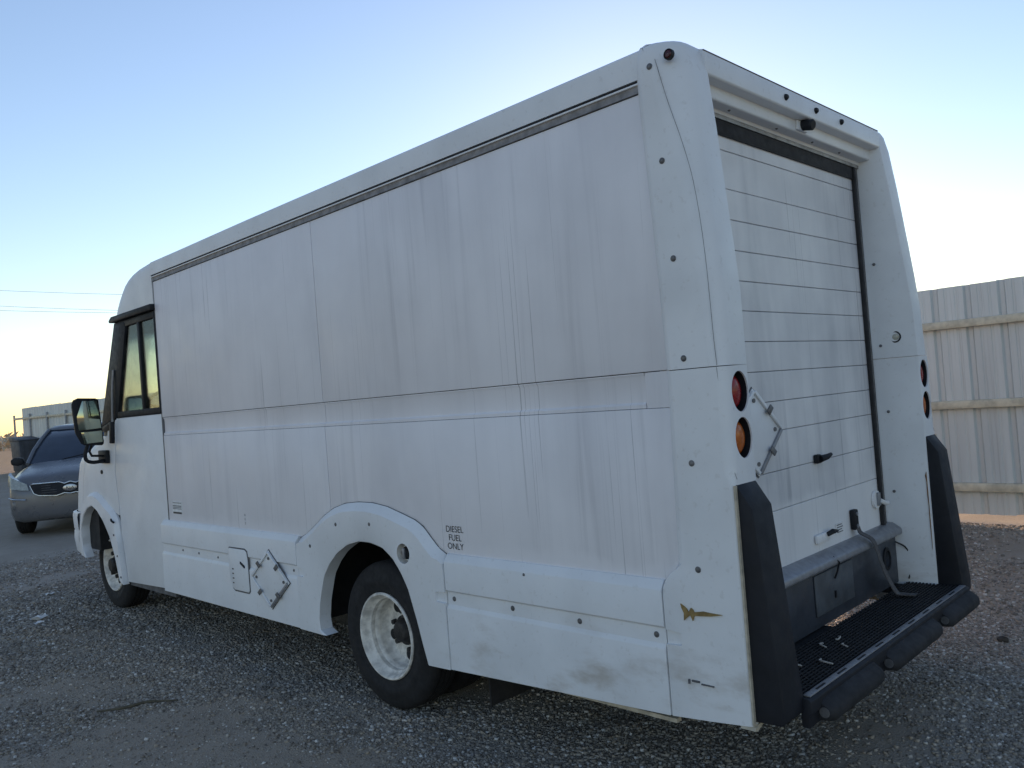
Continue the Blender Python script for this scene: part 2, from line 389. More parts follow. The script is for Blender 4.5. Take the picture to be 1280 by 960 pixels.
# side panels
Y0, Y1, YS = .262, 4.717, 2.53
both(lambda: MB().box(0, .02, YS+.002, Y1, 1.637, 2.652), 'upper_side_panel', W_PANEL, bevel=.003)
both(lambda: MB().box(.0006, .02, Y0-.02, YS-.002, 1.637, 2.652), 'upper_side_panel', W_PANEL, bevel=.003)
def belt(a, b, endstep):
    pr = [(.02, 1.502), (.004, 1.502), (.004, 1.516), (.013, 1.524), (.013, 1.618), (.006, 1.630), (.0075, 1.634), (.02, 1.634)]
    return MB().rings([[(x, a, z) for x, z in pr], [(x, b, z) for x, z in pr]])
both(lambda: belt(YS+.002, Y1, 0), 'belt_rail', W_PANEL)
both(lambda: belt(.36, YS-.002, 0), 'belt_rail', W_PANEL)
both(lambda: MB().rings([[(.02, .358, 1.5015), (.010, .358, 1.5015), (.010, .358, 1.634), (.02, .358, 1.634)], [(.02, .33, 1.5015), (.002, .33, 1.5015), (.002, .33, 1.634), (.02, .33, 1.634)],
                         [(.02, .24, 1.5015), (.0015, .24, 1.5015), (.0015, .24, 1.634), (.02, .24, 1.634)]]), 'belt_end', W_PANEL)
both(lambda: MB().prism([(Y1, .865), (2.74, .865), (2.62, .95), (YS+.002, .95), (YS+.002, 1.5), (Y1, 1.5)], 'x', 0, .02), 'lower_side_panel', W_PANEL, bevel=.003)
both(lambda: MB().prism([(YS-.002, .95), (1.80, .95), (1.70, .865), (.22, .865), (.22, 1.5), (YS-.002, 1.5)], 'x', .0006, .02), 'lower_side_panel', W_PANEL, bevel=.003)
# roof with its white fascia, drip rail
rs = []
for yy in np.linspace(.26, 4.735, 10):
    zt = roof_z(yy); h = [(-.010, 2.702), (-.011, zt-.030), (-.008, zt-.012), (.000, zt-.003), (.015, zt+.002), (.2, zt+.010), (.6, zt+.020)]
    sec = [(.012, 2.702)]+h+[(WD-x, z) for x, z in reversed(h)]+[(WD-.012, 2.702)]
    rs.append([(x, yy, z) for x, z in sec])
MB().rings(rs).build('roof', WHITE, van, smooth=30)
both(lambda: MB().box(-.004, .021, .262, 4.722, 2.6925, 2.700), 'roof_gap_shade', BLACK)  # black strip stands in for the shadow in the gap below the fascia
both(lambda: MB().box(-.010, .0215, .262, 4.722, 2.684, 2.6915), 'drip_lip', WHITE, bevel=.002)
both(lambda: MB().prism([(-.006, 2.655), (.021, 2.655), (.021, 2.6835), (-.002, 2.6835), (-.001, 2.664)], 'y', .262, 4.722), 'drip_rail', RAILG)
# skirts
SK = [(.02, .872), (-.010, .872), (-.036, .838), (-.037, .706), (-.024, .698), (-.026, .640), (-.037, .622), (-.037, None), (.02, None)]
def skirt(a, b, za, zb):
    return MB().rings([[(x, a, za if z is None else z) for x, z in SK], [(x, b, zb if z is None else z) for x, z in SK]])
skf = both(lambda: skirt(2.878, 4.80, .338, .346), 'skirt_panel', WHITE, bevel=.002, seg=1, smooth=25)
skr = both(lambda: skirt(.331, 1.548, .384, .334), 'skirt_panel', WHITE, bevel=.002, seg=1, smooth=25)
both(lambda: MB().box(.0, .03, .331, 1.548, .345, .36), 'skirt_flange', TAN)
def bolt(parent, c, ax=(-1, 0, 0), r=.011, mat=None, name='bolt'):
    c = Vector(c); ax = Vector(ax).normalized()
    o = MB().lathe([(r*1.05, -.004), (r*1.05, .0012), (r*.8, .002), (r*.72, .0015), (r*.66, .004), (r*.35, .005), (.0005, .005)], c, ax, 12).build(name, mat or BOLT, parent); return o
for y_, z_ in ((4.454, .672), (4.195, .670), (3.905, .665), (2.93, .668)): bolt(skf[0], (-.0255, y_, z_), r=.008)
for y_, z_ in ((1.501, .668), (1.118, .672), (.741, .668), (.372, .670)): bolt(skr[0], (-.0255, y_, z_), r=.011)
bolt(skr[0], (-.0365, 1.025, .829), r=.006)
# wheel-arch fenders
def arch_fender(bound, arch, n=56, lift=.042, zoff=.87, band=.042, lip=.035, fr=0):
    Bp = resample(bound, n); Ap = resample(arch, n); inn = []
    cx = sum(p[0] for p in Ap)/n; 
    for i, p in enumerate(Bp):
        a = np.array(Bp[max(0, i-1)]); b = np.array(Bp[min(n-1, i+1)]); t = (b-a)/(np.linalg.norm(b-a)+1e-9); nn = np.array((t[1], -t[0]))
        if np.dot(nn, np.array(Ap[i])-np.array(p)) < 0: nn = -nn
        w = band*sst(zoff-.06, zoff+.02, p[1])
        inn.append((p[0]+nn[0]*w, p[1]+nn[1]*w))
    rows = [[(.012, y, z) for y, z in Bp], [(-.004, y, z) for y, z in Bp], [(-lift, y, z) for y, z in inn],
            [(-lift-.004, a*.08+c*.92, b*.08+d*.92) for (a, b), (c, d) in zip(inn, Ap)], [(-lift+.002, y, z) for y, z in Ap], [(lip, y, z) for y, z in Ap],
            [(lip, a*.04+c*.96, b*.04+d*.96) for (a, b), (c, d) in zip(inn, Ap)], [(.012, a*.04+c*.96, b*.04+d*.96) for (a, b), (c, d) in zip(inn, Ap)]]
    m = MB(); rows.append(rows[0]); m.rings(rows, False, False)
    k = len(rows)-1
    m.f.append(tuple(j*n for j in range(k))); m.f.append(tuple(j*n+n-1 for j in range(k))); return m
RB = [(2.876, .338), (2.870, .58), (2.862, .74), (2.865, .862), (2.80, .885), (2.70, .94), (2.60, 1.00), (2.50, 1.045), (2.38, 1.078), (2.25, 1.09), (2.12, 1.09), (2.0, 1.075), (1.88, 1.045), (1.78, 1.018), (1.72, .99), (1.66, .935), (1.61, .892), (1.56, .868), (1.551, .85), (1.551, .70), (1.550, .334)]
RA = [(2.60, .338), (2.655, .36), (2.665, .42), (2.645, .52), (2.585, .67), (2.52, .745), (2.44, .81), (2.33, .865), (2.22, .89), (2.12, .89), (2.02, .872), (1.94, .825), (1.88, .76), (1.83, .684), (1.775, .53), (1.742, .42), (1.712, .330)]
fen = both(lambda: arch_fender(RB, RA), 'wheel_arch', WHITE, smooth=28)
pock = lambda ya, yb, x: MB().rings([[(-.08, yy, zz) for yy, zz in ((ya, .636), (yb, .640), (yb, .696), (ya, .702))], [(x, yy, zz) for yy, zz in ((ya, .642), (yb+(.012 if yb < ya else -.012), .648), (yb+(.012 if yb < ya else -.012), .692), (ya, .698))]])
cut(fen[0], [pock(1.50, 1.625, -.030), pock(2.92, 2.79, -.030)])
cut(fen[0], [MB().cyl((-.09, 1.842, .855), (1, 0, 0), .050, .089, 28)])
for y_, z_ in ((2.704, .831), (2.426, .968), (2.113, .985)): bolt(fen[0], (-.0425, y_, z_), r=.010)
both(lambda: MB().tube([(-.002, a, b) for a, b in RB[3:18]], .0028, 5), 'arch_seal', SEAM)
fc = MB().lathe([(.0498, -.044), (.0498, .0), (.0005, .0)], (0, 1.842, .855), (1, 0, 0), 28).build('fuel_filler', RIM, van)
MB().lathe([(.0005, -.036), (.026, -.034), (.032, -.022), (.034, .0)], (0, 1.842, .855), (1, 0, 0), 20).build('filler_cap', BLACK, fc)
MB().box(-.046, -.034, 1.834, 1.850, .829, .881).build('cap_grip', STEEL, fc, .003)
# fuel door, placard frame on the front skirt
fd = MB().prism([(3.72, .735), (3.71, .748), (3.50, .748), (3.475, .735), (3.465, .690), (3.463, .49), (3.475, .478), (3.66, .478), (3.685, .49), (3.72, .56)], 'x', -.043, -.02).build('access_door', WHITE, van, .006)
MB().prism([(3.718, .743), (3.71, .754), (3.50, .756), (3.468, .742), (3.457, .690), (3.455, .485), (3.475, .470), (3.66, .470), (3.686, .485), (3.718, .56)], 'x', -.0395, -.030).build('door_gap', SEAM, fd)
MB().box(-.050, -.043, 3.50, 3.555, .645, .660).xf(lambda p: Vector((p.x, p.y, p.z+(3.53-p.y)*-.45))).build('latch', BLACK, fd, .002)
for k in range(4): MB().box(-.0445, -.042, 3.66-.004*(k % 2), 3.675, .52+k*.03, .528+k*.03).build('print_mark', INK, fd)
def placard(parent, c, r, axf, holes):
    """diamond hazard-placard holder, flat frame of four bars with clips, axf maps (u, v, w) to the world"""
    d = MB().prism([(r, 0), (0, r), (-r, 0), (0, -r)], 'z', .0012, .005).xf(axf).build('placard_holder', WHITE, parent, .001)
    r_ = r+.007; MB().prism([(r_, 0), (0, r_), (-r_, 0), (0, -r_)], 'z', 0, .001).xf(axf).build('painted_gap_shadow', SEAM, d)  # dark backing plate, its rim paints the shadow lines round the holder
    for k in range(4):
        a = math.pi/2*k; e1 = Vector((math.cos(a), math.sin(a)))*r; e2 = Vector((math.cos(a+math.pi/2), math.sin(a+math.pi/2)))*r
        t = (e2-e1).normalized(); nn = Vector((-t.y, t.x)); q = [e1+t*.012, e2-t*.012, e2-t*.012-nn*-.013, e1+t*.012-nn*-.013]
        MB().prism([(p.x, p.y) for p in q], 'z', .0055, .016).xf(axf).build('frame_bar', STEEL if k == 3 else WHITE, d, .002)
        m_ = (e1+e2)/2
        MB().prism([(m_.x+t.x*s1*.012+nn.x*s2*.026, m_.y+t.y*s1*.012+nn.y*s2*.026) for s1, s2 in ((-1, -.5), (1, -.5), (1, 1), (-1, 1))], 'z', .0162, .023).xf(axf).build('clip', BOLT, d, .002)
        MB().cyl((e1.x*.72, e1.y*.72, .0048), (0, 0, 1), .009, .004, 12).xf(axf).build('rivet', BOLT, d)
    return d
placard(van, None, .178, lambda p: Vector((-.0385-p.z, 3.19-p.x*1.28, .592+p.y)), 1)
# lettering on the side
side = lambda y0, z0, x=-.0012: (lambda p: Vector((x, y0-p.x, z0+p.y)))
text_mesh('DIESEL\nFUEL\nONLY', .042, side(1.493, .974), 'lettering', INK, van, .95)
lab = MB().box(-.0012, .001, 4.475, 4.645, .925, 1.015).build('data_label', PAPER, van)
for k, (z_, h_) in enumerate(((1.006, .004), (.985, .006), (.973, .004), (.963, .004), (.938, .013))):
    MB().box(-.0020, -.0012, 4.49, 4.635, z_-h_, z_).build('print_line', INK if k in (0, 4) else SEAM, lab)
for k in range(3): text_mesh(('NO', 'UP', '24')[k][:1], .022, side(3.535, .955-k*.026), 'letter_mark', SEAM, van)
# scuff and chips on the rear corner
MB().prism([(.250, .800), (.236, .792), (.226, .785), (.220, .772), (.208, .790), (.200, .784), (.196, .776), (.16, .783), (.13, .781), (.084, .780), (.13, .770), (.17, .766), (.196, .764), (.203, .745), (.212, .764), (.224, .756), (.240, .742), (.238, .768), (.246, .785)], 'x', -.0385, -.03).build('paint_scar', BROWN, van)
for y_, z_, h_, w_ in ((.240, .525, .016, .006), (.212, .53, .006, .03), (.165, .524, .004, .05)): MB().box(-.0382, -.03, y_-w_/2, y_+w_/2, z_-h_/2, z_+h_/2).build('paint_chip', SEAM, van)

# rear corner caps -------------------------------------------------------------
rear_y = lambda z: float(np.interp(z, [1.2, 1.63, 1.9, 2.1, 2.27, 2.46, 2.7, 2.80], [0, 0, .006, .022, .040, .056, .083, .105]))
inner_x = lambda z: float(np.interp(z, [1.2, 1.63, 2.3, 2.8], [.125, .125, .150, .175]))
def cap_sec(z, grow=0., low=False):
    r = rear_y(z)+grow; xi = inner_x(z)
    f = float(np.interp(z, [.42, .84, .87, .93, 1.63, 2.1, 2.66, 2.8], [.327, .327, .315, .262, .245, .255, .275, .275]))-grow
    xo = -.032+grow
    rad = float(np.interp(z, [1.22, 1.26, 1.63, 2.3, 2.8], [.016, .05, .055, .075, .105])) if not low else float(np.interp(z, [1.22, 1.27], [.016, .036]))
    pts = [(.012, f+.004), (-.004, f+.002), (xo+.002, f-.026 if z > .9 else f), (xo, f-.034 if z > .9 else f-.004), (xo, max((f+r)/2, r+rad*1.15+.004))]
    for k in range(7):
        a = math.pi/2*k/6; pts.append((xo+rad-rad*math.cos(a), r+rad*1.15-rad*1.15*math.sin(a)))
    pts += [(xi-.008, r), (xi-.002, r+.002), (xi, r+.008), (xi+.028, .215), (xi+.02, .30), (.03, .31)]
    return [(x, y_, z) for x, y_ in pts]
def cap_upper():
    zs = [1.6345, 1.75, 1.9, 2.05, 2.2, 2.35, 2.5, 2.62, 2.70, 2.745]; rs = [cap_sec(z) for z in zs]
    for dz, gr in ((.034, .003), (.056, .011), (.068, .026), (.073, .05)):
        rs.append([(x, y_, 2.745+dz) for x, y_, z in cap_sec(2.745+dz*.5, gr)])
    return MB().rings(rs)
def cap_lower():
    zs = [.415, .44, .55, .7, .82, .85, .875, .90, .94, 1.0, 1.1, 1.2, 1.235, 1.262, 1.3, 1.45, 1.55, 1.6315]
    rs = []
    for z in zs:
        s_ = cap_sec(z, 0, True)
        if z < 1.25: s_ = [(min(x, .035) if y_ < .20 else x, max(y_, .0) , z2) if False else (x, y_, z2) for x, y_, z2 in s_]
        rs.append(s_)
    # the bottom edge rises a little from the skirt to the corner
    rs[0] = [(x, y_, .384+(.415-.384)*(1-min(1, max(0, y_/.3)))) for x, y_, z in rs[0]]
    return MB().rings(rs)
capU = both(cap_upper, 'upper_corner_cap', WHITE, smooth=30)
capL = both(cap_lower, 'lower_corner_cap', WHITE, smooth=30)
LZ = (1.5417, 1.3813); LX = .060
SQ = lambda c: (lambda p: Vector((c+(p.x-c)*.80, p.y, p.z)))
cut(capL[0], [pock(.36, .252, -.021)])
cut(capL[0], [MB().cyl((LX, -.05, z), (0, 1, 0), .071, .115, 36).xf(SQ(LX)) for z in LZ])
cut(capL[1], [MB().cyl((WD-LX, -.05, z), (0, 1, 0), .071, .115, 36).xf(SQ(WD-LX)) for z in LZ])
for sgn in (0, 1):
    X_ = (lambda x: x) if not sgn else (lambda x: WD-x)
    for k, z in enumerate(LZ):
        h = MB().lathe([(.0706, .006), (.0706, .064), (.061, .063), (.0615, .034), (.0605, .034), (.0605, .064)], (X_(LX), 0, z), (0, 1, 0), 36).xf(SQ(X_(LX))).build('lamp_housing', BLACK, capL[sgn])
        MB().lathe([(.0005, .010), (.02, .011), (.042, .015), (.055, .023), (.060, .036), (.060, .062)], (X_(LX), 0, z), (0, 1, 0), 36).xf(SQ(X_(LX))).build('tail_lamp', RED if k == 0 else AMBER, capL[sgn], smooth=50)
    sx = -1 if not sgn else 1
    for y_, z_ in ((.201, 2.722), (.180, 2.377), (.166, 2.026), (.157, 1.671)): bolt(capU[sgn], (X_(-.0325), y_, z_), (sx, 0, 0), r=.011)
    for y_, z_ in ((.159, 1.302), (.168, .928)): bolt(capL[sgn], (X_(-.0325), y_, z_), (sx, 0, 0), r=.011)
    if not sgn: MB().lathe([(.0005, .008), (.010, .007), (.014, .003), (.015, -.004)], (X_(-.0335+.003*sgn), .118, 2.737), (sx, 0, .0), 16).build('side_marker', DKRED, capU[sgn])
    if not sgn: MB().lathe([(.019, -.01), (.019, .003), (.0155, .004), (.014, -.002)], (X_(-.0335+.003*sgn), .118, 2.737), (sx, 0, .0), 20).build('marker_ring', BLACK, capU[sgn])
    # moulded joint line down the side of the cap
    jl = smooth_curve([(.19, 2.80), (.142, 2.595), (.090, 2.41), (.058, 2.25), (.040, 2.02), (.034, 1.74), (.030, 1.637)], 22)
    ring_ = []
    MB().tube([(X_(-.0316+max(0, (.055-y_))*.10), y_, z_) for y_, z_ in jl[1:]], .0011, 5).build('joint_line', JOINT, capU[sgn])
    jl2 = [(.028, 1.63), (.024, 1.5), (.018, 1.38), (.008, 1.29), (-.004, 1.245)]
    MB().tube([(X_(-.0312+.02*(i/4)), y_+.003, z_) for i, (y_, z_) in enumerate(jl2)], .0010, 5).build('joint_line', JOINT, capL[sgn])
    for z_ in (2.33, 1.68, 1.42)[:3-3*sgn]:      # screws on the inner jamb
        bolt(capU[sgn] if z_ > 1.6 else capL[sgn], (X_(inner_x(z_)+.022), .165, z_), (-sx, 0, 0), r=.007)
# rear header with its stepped recess
x0_, x1_ = inner_x(2.7)-.012, WD-inner_x(2.7)+.012
hp = [(.112, 2.802), (.094, 2.796), (.086, 2.775), (.086, 2.708), (.092, 2.702), (.134, 2.700), (.136, 2.655), (.141, 2.650), (.186, 2.648), (.188, 2.634), (.27, 2.634), (.27, 2.80)]
hd = MB().prism(hp, 'x', x0_, x1_).build('rear_header', WHITE, van, .003, smooth=25)
MB().tube([(x0_, .0915, 2.7925), (x1_, .0915, 2.7925)], .0028, 5).build('header_seam', SEAM, hd)
MB().box(x0_+.02, x1_-.02, .191, .215, 2.618, 2.6335).build('header_strip', ALU, hd)
for X_ in (.79, 1.079, 1.35):
    MB().lathe([(.0005, .012), (.008, .012), (.013, .005), (.014, -.002)], (X_, .0855, 2.747), (0, -1, 0), 14).build('marker_lamp', BLACK, hd)
cm = MB().lathe([(.020, -.03), (.024, .01), (.024, .05), (.018, .056), (.0005, .056)], (1.02, .125, 2.683), (-.15, -.9, -.25), 20).build('rear_camera', BLACK, hd)
MB().box(.97, 1.07, .124, .136, 2.657, 2.70).build('camera_bracket', WHITE, cm, .004)
for X_ in (.45, .85, 1.2, 1.5): bolt(hd, (X_, .165, 2.649), (0, 0, -1), r=.006)
# door opening: tracks, seals and the slatted shutter
DY = .205
dr = MB().box(.20, WD-.20, DY+.030, DY+.05, .77, 2.63).build('rear_door', SEAM, van)
zseam = [2.615, 2.500, 2.345, 2.222, 2.100, 1.978, 1.857, 1.732, 1.607, 1.480, 1.356, 1.190, 1.030, .790]
for a, b in zip(zseam[1:], zseam[:-1]):
    j = random.uniform(-.0006, .0006)
    MB().box(.245, WD-.245, DY+j, DY+.028+j, a+.0012, b-.0012).build('slat', W_DOOR, dr, .002, 1)
MB().box(.235, WD-.235, .196, .2015, 2.555, 2.617).build('top_seal', RUBBER, dr, .002)
for sgn in (0, 1):
    q = (lambda m: m) if not sgn else (lambda m: m.mirror())
    q(MB().box(.240, .262, .186, .2035, .79, 2.617)).build('side_seal', RUBBER, dr, .002)
    tr = q(MB().box(.158, .239, .212, .30, .79, 2.633)).build('door_track', WHITE, van, .002)
    q(MB().box(.198, .2385, .196, .2115, .79, 2.617)).build('track_edge', ALU, tr, .002)
    q(MB().box(.232, .2345, .1935, .1958, .79, 2.617)).build('track_groove', SEAM, tr)
    q(MB().box(.205, .2075, .1935, .1958, .79, 2.617)).build('track_groove', SEAM, tr)
placard(dr, None, .178, lambda p: Vector((.515+p.x*1.25, .2035-p.z, 1.365+p.y)), 1)
# door furniture
hn = MB().box(1.02, 1.06, .180, .2035, 1.182, 1.222).build('door_handle', BLACK, dr, .006)
MB().tube([(1.04, .178, 1.202), (1.08, .165, 1.208), (1.115, .162, 1.216)], [.016, .013, .008], 10).build('handle_lever', BLACK, hn)
h2 = MB().box(.965, 1.10, .186, .2035, .832, .872).build('door_pull', W_DOOR, dr, .01)
MB().tube([(1.06, .184, .862), (1.085, .170, .872), (1.13, .168, .868)], [.010, .012, .006], 10).build('pull_latch', BLACK, h2)
MB().box(1.19, 1.28, .2015, .2045, .835, .885).build('door_label', PAPER, dr)
for k in range(4): MB().box(1.20, 1.265-.01*(k % 2), .2008, .2014, .842+k*.011, .846+k*.011).build('print_line', SEAM, dr)
lk = MB().cyl((1.675, .203, .93), (0, -1, 0), .045, .012, 24).build('latch_plate', W_DOOR, dr)
MB().box(1.665, 1.685, .176, .191, .90, .965).build('latch_arm', STEEL, lk, .003)
MB().tube([(1.68, .180, .925), (1.73, .172, .905), (1.775, .18, .90)], .012, 8).build('latch_bolt', W_DOOR, lk)
bk = MB().box(1.355, 1.40, .178, .2035, .83, .925).build('buckle', BLACK, dr, .006)
for z_ in (.848, .905): MB().cyl((1.377, .178, z_), (0, -1, 0), .009, .005, 12).build('buckle_rivet', STEEL, bk)
st = smooth_curve([(1.377, .176, .84), (1.385, .168, .812), (1.40, .128, .785), (1.425, .118, .74), (1.47, .105, .62), (1.505, .075, .52), (1.53, .055, .503), (1.555, .00, .500)], 26)
sm = MB(); sm.rings([[(x-.022, y, z), (x+.022, y+.004, z), (x+.022, y+.001, z+.004), (x-.022, y-.003, z+.004)] for x, y, z in st]); sm.build('pull_strap', STRAP, dr, smooth=50)
# small lamp in the right jamb
jx = WD-inner_x(1.739)-.012
jl_ = MB().lathe([(.030, -.012), (.030, .004), (.024, .006), (.022, .001)], (jx+.004, .10, 1.739), (-1, 0, 0), 24).build('jamb_lamp', BLACK, capU[1])
MB().lathe([(.0005, .008), (.012, .006), (.0215, .001)], (jx+.004, .10, 1.739), (-1, 0, 0), 18).build('lens', CLEAR, capU[1])
for y_, z_ in ((.163, 2.12), (.17, 1.70), (.16, 1.36), (.165, .95)): bolt(capU[1] if z_ > 1.63 else capL[1], (WD-inner_x(z_)-.024, y_, z_), (-1, 0, 0), r=.007)
MB().prism([(.009, 1.05), (.016, 1.03), (.012, 1.0), (.013, .93), (.0105, .88), (.012, .80), (.009, .66), (.0085, .80), (.0085, .95)], 'x', WD-.1295, WD-.124).build('rust_streak', RUST, capL[1])
# sill and lower plate
sl = MB().prism([(.215, .795), (.180, .792), (.142, .768), (.138, .760), (.138, .742), (.143, .7345), (.215, .7345)], 'x', .16, WD-.16).build('rear_sill', STEEL, van, .003)
pl = MB().box(.16, WD-.16, .175, .200, .488, .7335).build('sill_plate', SILLD, van, .003)
cut(pl, [MB().cyl((1.685, .15, .632), (0, 1, 0), .034, .1, 28).xf(lambda p: Vector((p.x, p.y, .632+(p.z-.632)*1.2)))])
MB().lathe([(.048, .004), (.048, -.006), (.036, -.008), (.034, .004)], (1.685, .174, .632), (0, 1, 0), 28).xf(lambda p: Vector((p.x, p.y, .632+(p.z-.632)*1.2))).build('hole_ring', BLACK, pl)
MB().box(1.64, 1.73, .202, .207, .58, .69).build('hole_backing', PAPER, pl)
MB().box(.86, 1.26, .1675, .1745, .540, .715).build('plate_recess', SILLP, pl, .004)
MB().tube([(1.02, .150, .772), (1.045, .135, .745), (1.05, .150, .70), (1.05, .163, .67)], .004, 6).build('plate_wire', BLACK, pl)
MB().box(1.044, 1.056, .162, .1675, .585, .615).build('plate_slot', BLACK, pl)
MB().tube(smooth_curve([(1.79, .165, .70), (1.84, .13, .66), (1.86, .12, .58), (1.84, .13, .505)], 12), .004, 6).build('hanging_wire', BLACK, pl)
# rear step bumper
bp = MB().box(.12, WD-.12, -.098, .142, .455, .482).build('step_bumper', GRAT, van, .003)
for k in range(14):
    yy = -.088+k*.0165
    if yy < .135: MB().box(.135, WD-.135, yy, yy+.006, .482, .490).build('tread_bar', GRAT, bp)
tt = MB()
for k in range(14):
    for j in range(56):
        x_ = .14+j*.0304+(k % 2)*.0152
        if x_ > WD-.15: continue
        tt.box(x_, x_+.006, -.0812+k*.0165, -.0725+k*.0165, .482, .4885)
t_ = tt.build('tread_teeth', GRAT, bp); t_['kind'] = 'stuff'
ns = MB().prism([(-.099, .489), (-.130, .489), (-.139, .480), (-.139, .440), (-.128, .430), (-.128, .39), (-.099, .39)], 'x', .11, WD-.11).build('bumper_nosing', POST, bp, .003)
MB().box(.13, WD-.13, -.128, -.102, .4895, .4945).build('worn_edge', STEEL, ns, .001)
for k in range(9): MB().box(.2+k*.18, .27+k*.18, -.1215, -.114, .4946, .4962).build('anti_slip_slot', BLACK, ns)
for a, b in ((.185, .665), (.775, 1.345), (1.455, 1.895)):
    pr = [(-.095, .470), (-.140, .468), (-.172, .446), (-.182, .430), (-.182, .408), (-.168, .390), (-.110, .385)]
    n_ = 7; rr = []
    for x_, s_ in ((a, .70), (a+.012, .88), (a+.035, 1), ((a+b)/2, 1), (b-.035, 1), (b-.012, .88), (b, .70)):
        rr.append([(x_, -.13+(y_+.13)*s_, .43+(z_-.43)*s_) for y_, z_ in pr])
    pd = MB().rings(rr).build('bumper_pad', RUBBER, bp, smooth=50)
    for x_ in (a+.004,): MB().cyl((x_-.006, -.148, .425), (1, 0, 0), .018, .01, 14).build('pad_bolt', BOLT, pd)
for a, b in ((.62, .98), (.13, .22), (WD-.22, WD-.13)): MB().box(a, b, .143, .40, .44, .475).build('bumper_bracket', DARK, bp)
both(lambda: MB().prism([(.004, 1.232), (-.052, 1.146), (-.110, .50), (-.108, .446), (-.095, .432), (.004, .428)], 'x', -.020, .118), 'bumper_post', POST, bevel=.004)
both(lambda: MB().box(-.0332, -.019, -.003, .0035, .418, 1.225), 'raw_edge', TAN)
ft = MB().prism([(-.030, .414), (.13, .45), (.13, .445), (-.02, .398), (-.034, .402)], 'y', -.006, .05).build('torn_edge', TAN, van)

# cab --------------------------------------------------------------------------
YN = lambda z: float(np.interp(z, [.45, .84, 1.14, 1.28, 1.33, 1.41, 1.50, 1.55, 1.63, 1.83, 2.43, 2.50, 2.58, 2.65, 2.71, 2.75, 2.782, 2.799, 2.809],
                               [6.78, 6.777, 6.70, 6.635, 6.57, 6.31, 6.06, 6.00, 5.975, 5.86, 5.545, 5.49, 5.43, 5.35, 5.26, 5.17, 5.06, 4.96, 4.86]))
PLAN = [(0, -.16), (.006, -.09), (.014, -.02), (.030, .06), (.055, .14), (.105, .235), (.18, .315), (.30, .385), (.46, .435), (.70, .475), (WD/2, .49)]
def plan(z, inset=0., flat=1.0):
    h = [(x+inset, YN(z)+d*flat) for x, d in PLAN]; return [(x, y_, z) for x, y_ in h]+[(WD-x, y_, z) for x, y_ in reversed(h[:-1])]
# nose and bonnet
rs = [plan(z) for z in (.50, .65, .84, 1.0, 1.14, 1.22, 1.28, 1.33, 1.37, 1.41, 1.46, 1.52)]
m = MB().rings(rs, False, False)
cowl = plan(1.52); n_ = len(cowl)
m.rings([cowl, [(x, y_-.22, 1.53) for x, y_, z in cowl]], False, False)
nose = m.build('bonnet', CABW, van, smooth=40)
# fender sides
def cab_side():
    top = [(YN(z)-.16, z) for z in (.50, .84, 1.14, 1.28, 1.33, 1.37, 1.41, 1.46, 1.52)]
    return MB().prism([(5.655, 1.655), (5.735, 1.30), (5.757, 1.22), (5.72, .98), (5.72, .86), (6.0, .93), (6.2, .97), (6.4, .96), (6.54, .80), (6.60, .50)]+top+[(5.84, 1.60)], 'x', 0, .02)
cs = both(cab_side, 'cab_side', CABW, bevel=.002)
FB = [(6.600, .47), (6.632, .60), (6.628, .74), (6.57, .88), (6.47, .985), (6.36, 1.03), (6.22, 1.045), (6.09, 1.01), (5.95, .945), (5.83, .90), (5.745, .84), (5.722, .78), (5.712, .70), (5.668, .50), (5.634, .30)]
FA = [(6.48, .455), (6.555, .55), (6.553, .72), (6.48, .83), (6.37, .90), (6.25, .925), (6.13, .885), (6.01, .81), (5.86, .665), (5.775, .52), (5.70, .33)]
ff = both(lambda: arch_fender(FB, FA, 44, .038, .70, .03, .03), 'front_wheel_arch', CABW, smooth=30)
for y_, z_ in ((5.765, .70), (5.715, .53), (5.665, .36)): bolt(ff[0], (-.0405, y_, z_), r=.009)
MB().cyl((-.001, 6.05, 1.218), (-1, 0, 0), .017, .008, 16).build('side_repeater', BLACK, cs[0])
MB().tube([(-.041, 5.80, .83), (-.048, 5.775, .82), (-.041, 5.745, .805)], .008, 6).build('fender_clip', BLACK, ff[0])
# front bumper
rs = []
for z, gr in ((.47, -.03), (.485, .03), (.60, .085), (.66, .07), (.675, .045), (.69, .07), (.80, .09), (.835, .07), (.85, -.03)):
    rs.append([(x-(.02 if x < WD/2 else -.02)*min(1, abs(x-WD/2)/.9), y_+gr, z) for x, y_, _ in plan(.7)])
MB().rings(rs, False, False).build('front_bumper', CABW, van, smooth=30)
MB().box(.03, WD-.03, 6.3, 6.72, .52, 1.2).build('engine_block', DARK, van)
# doors
def door():
    return MB().prism([(4.742, .350), (4.738, 1.664), (5.648, 1.664), (5.728, 1.30), (5.749, 1.22), (5.712, .98), (5.708, .86), (5.70, .70), (5.655, .50), (5.625, .318)], 'x', .001, .04)
dd = both(door, 'cab_door', CABW, bevel=.006)
both(lambda: MB().box(.02, .05, 4.74, 5.62, .29, .345), 'door_step', SEAM)
MB().box(.003, .06, 4.716, 4.744, .40, 2.70).build('door_pillar', SEAM, van); MB().box(.003, .06, 4.716, 4.744, .40, 2.70).mirror().build('door_pillar', SEAM, van)
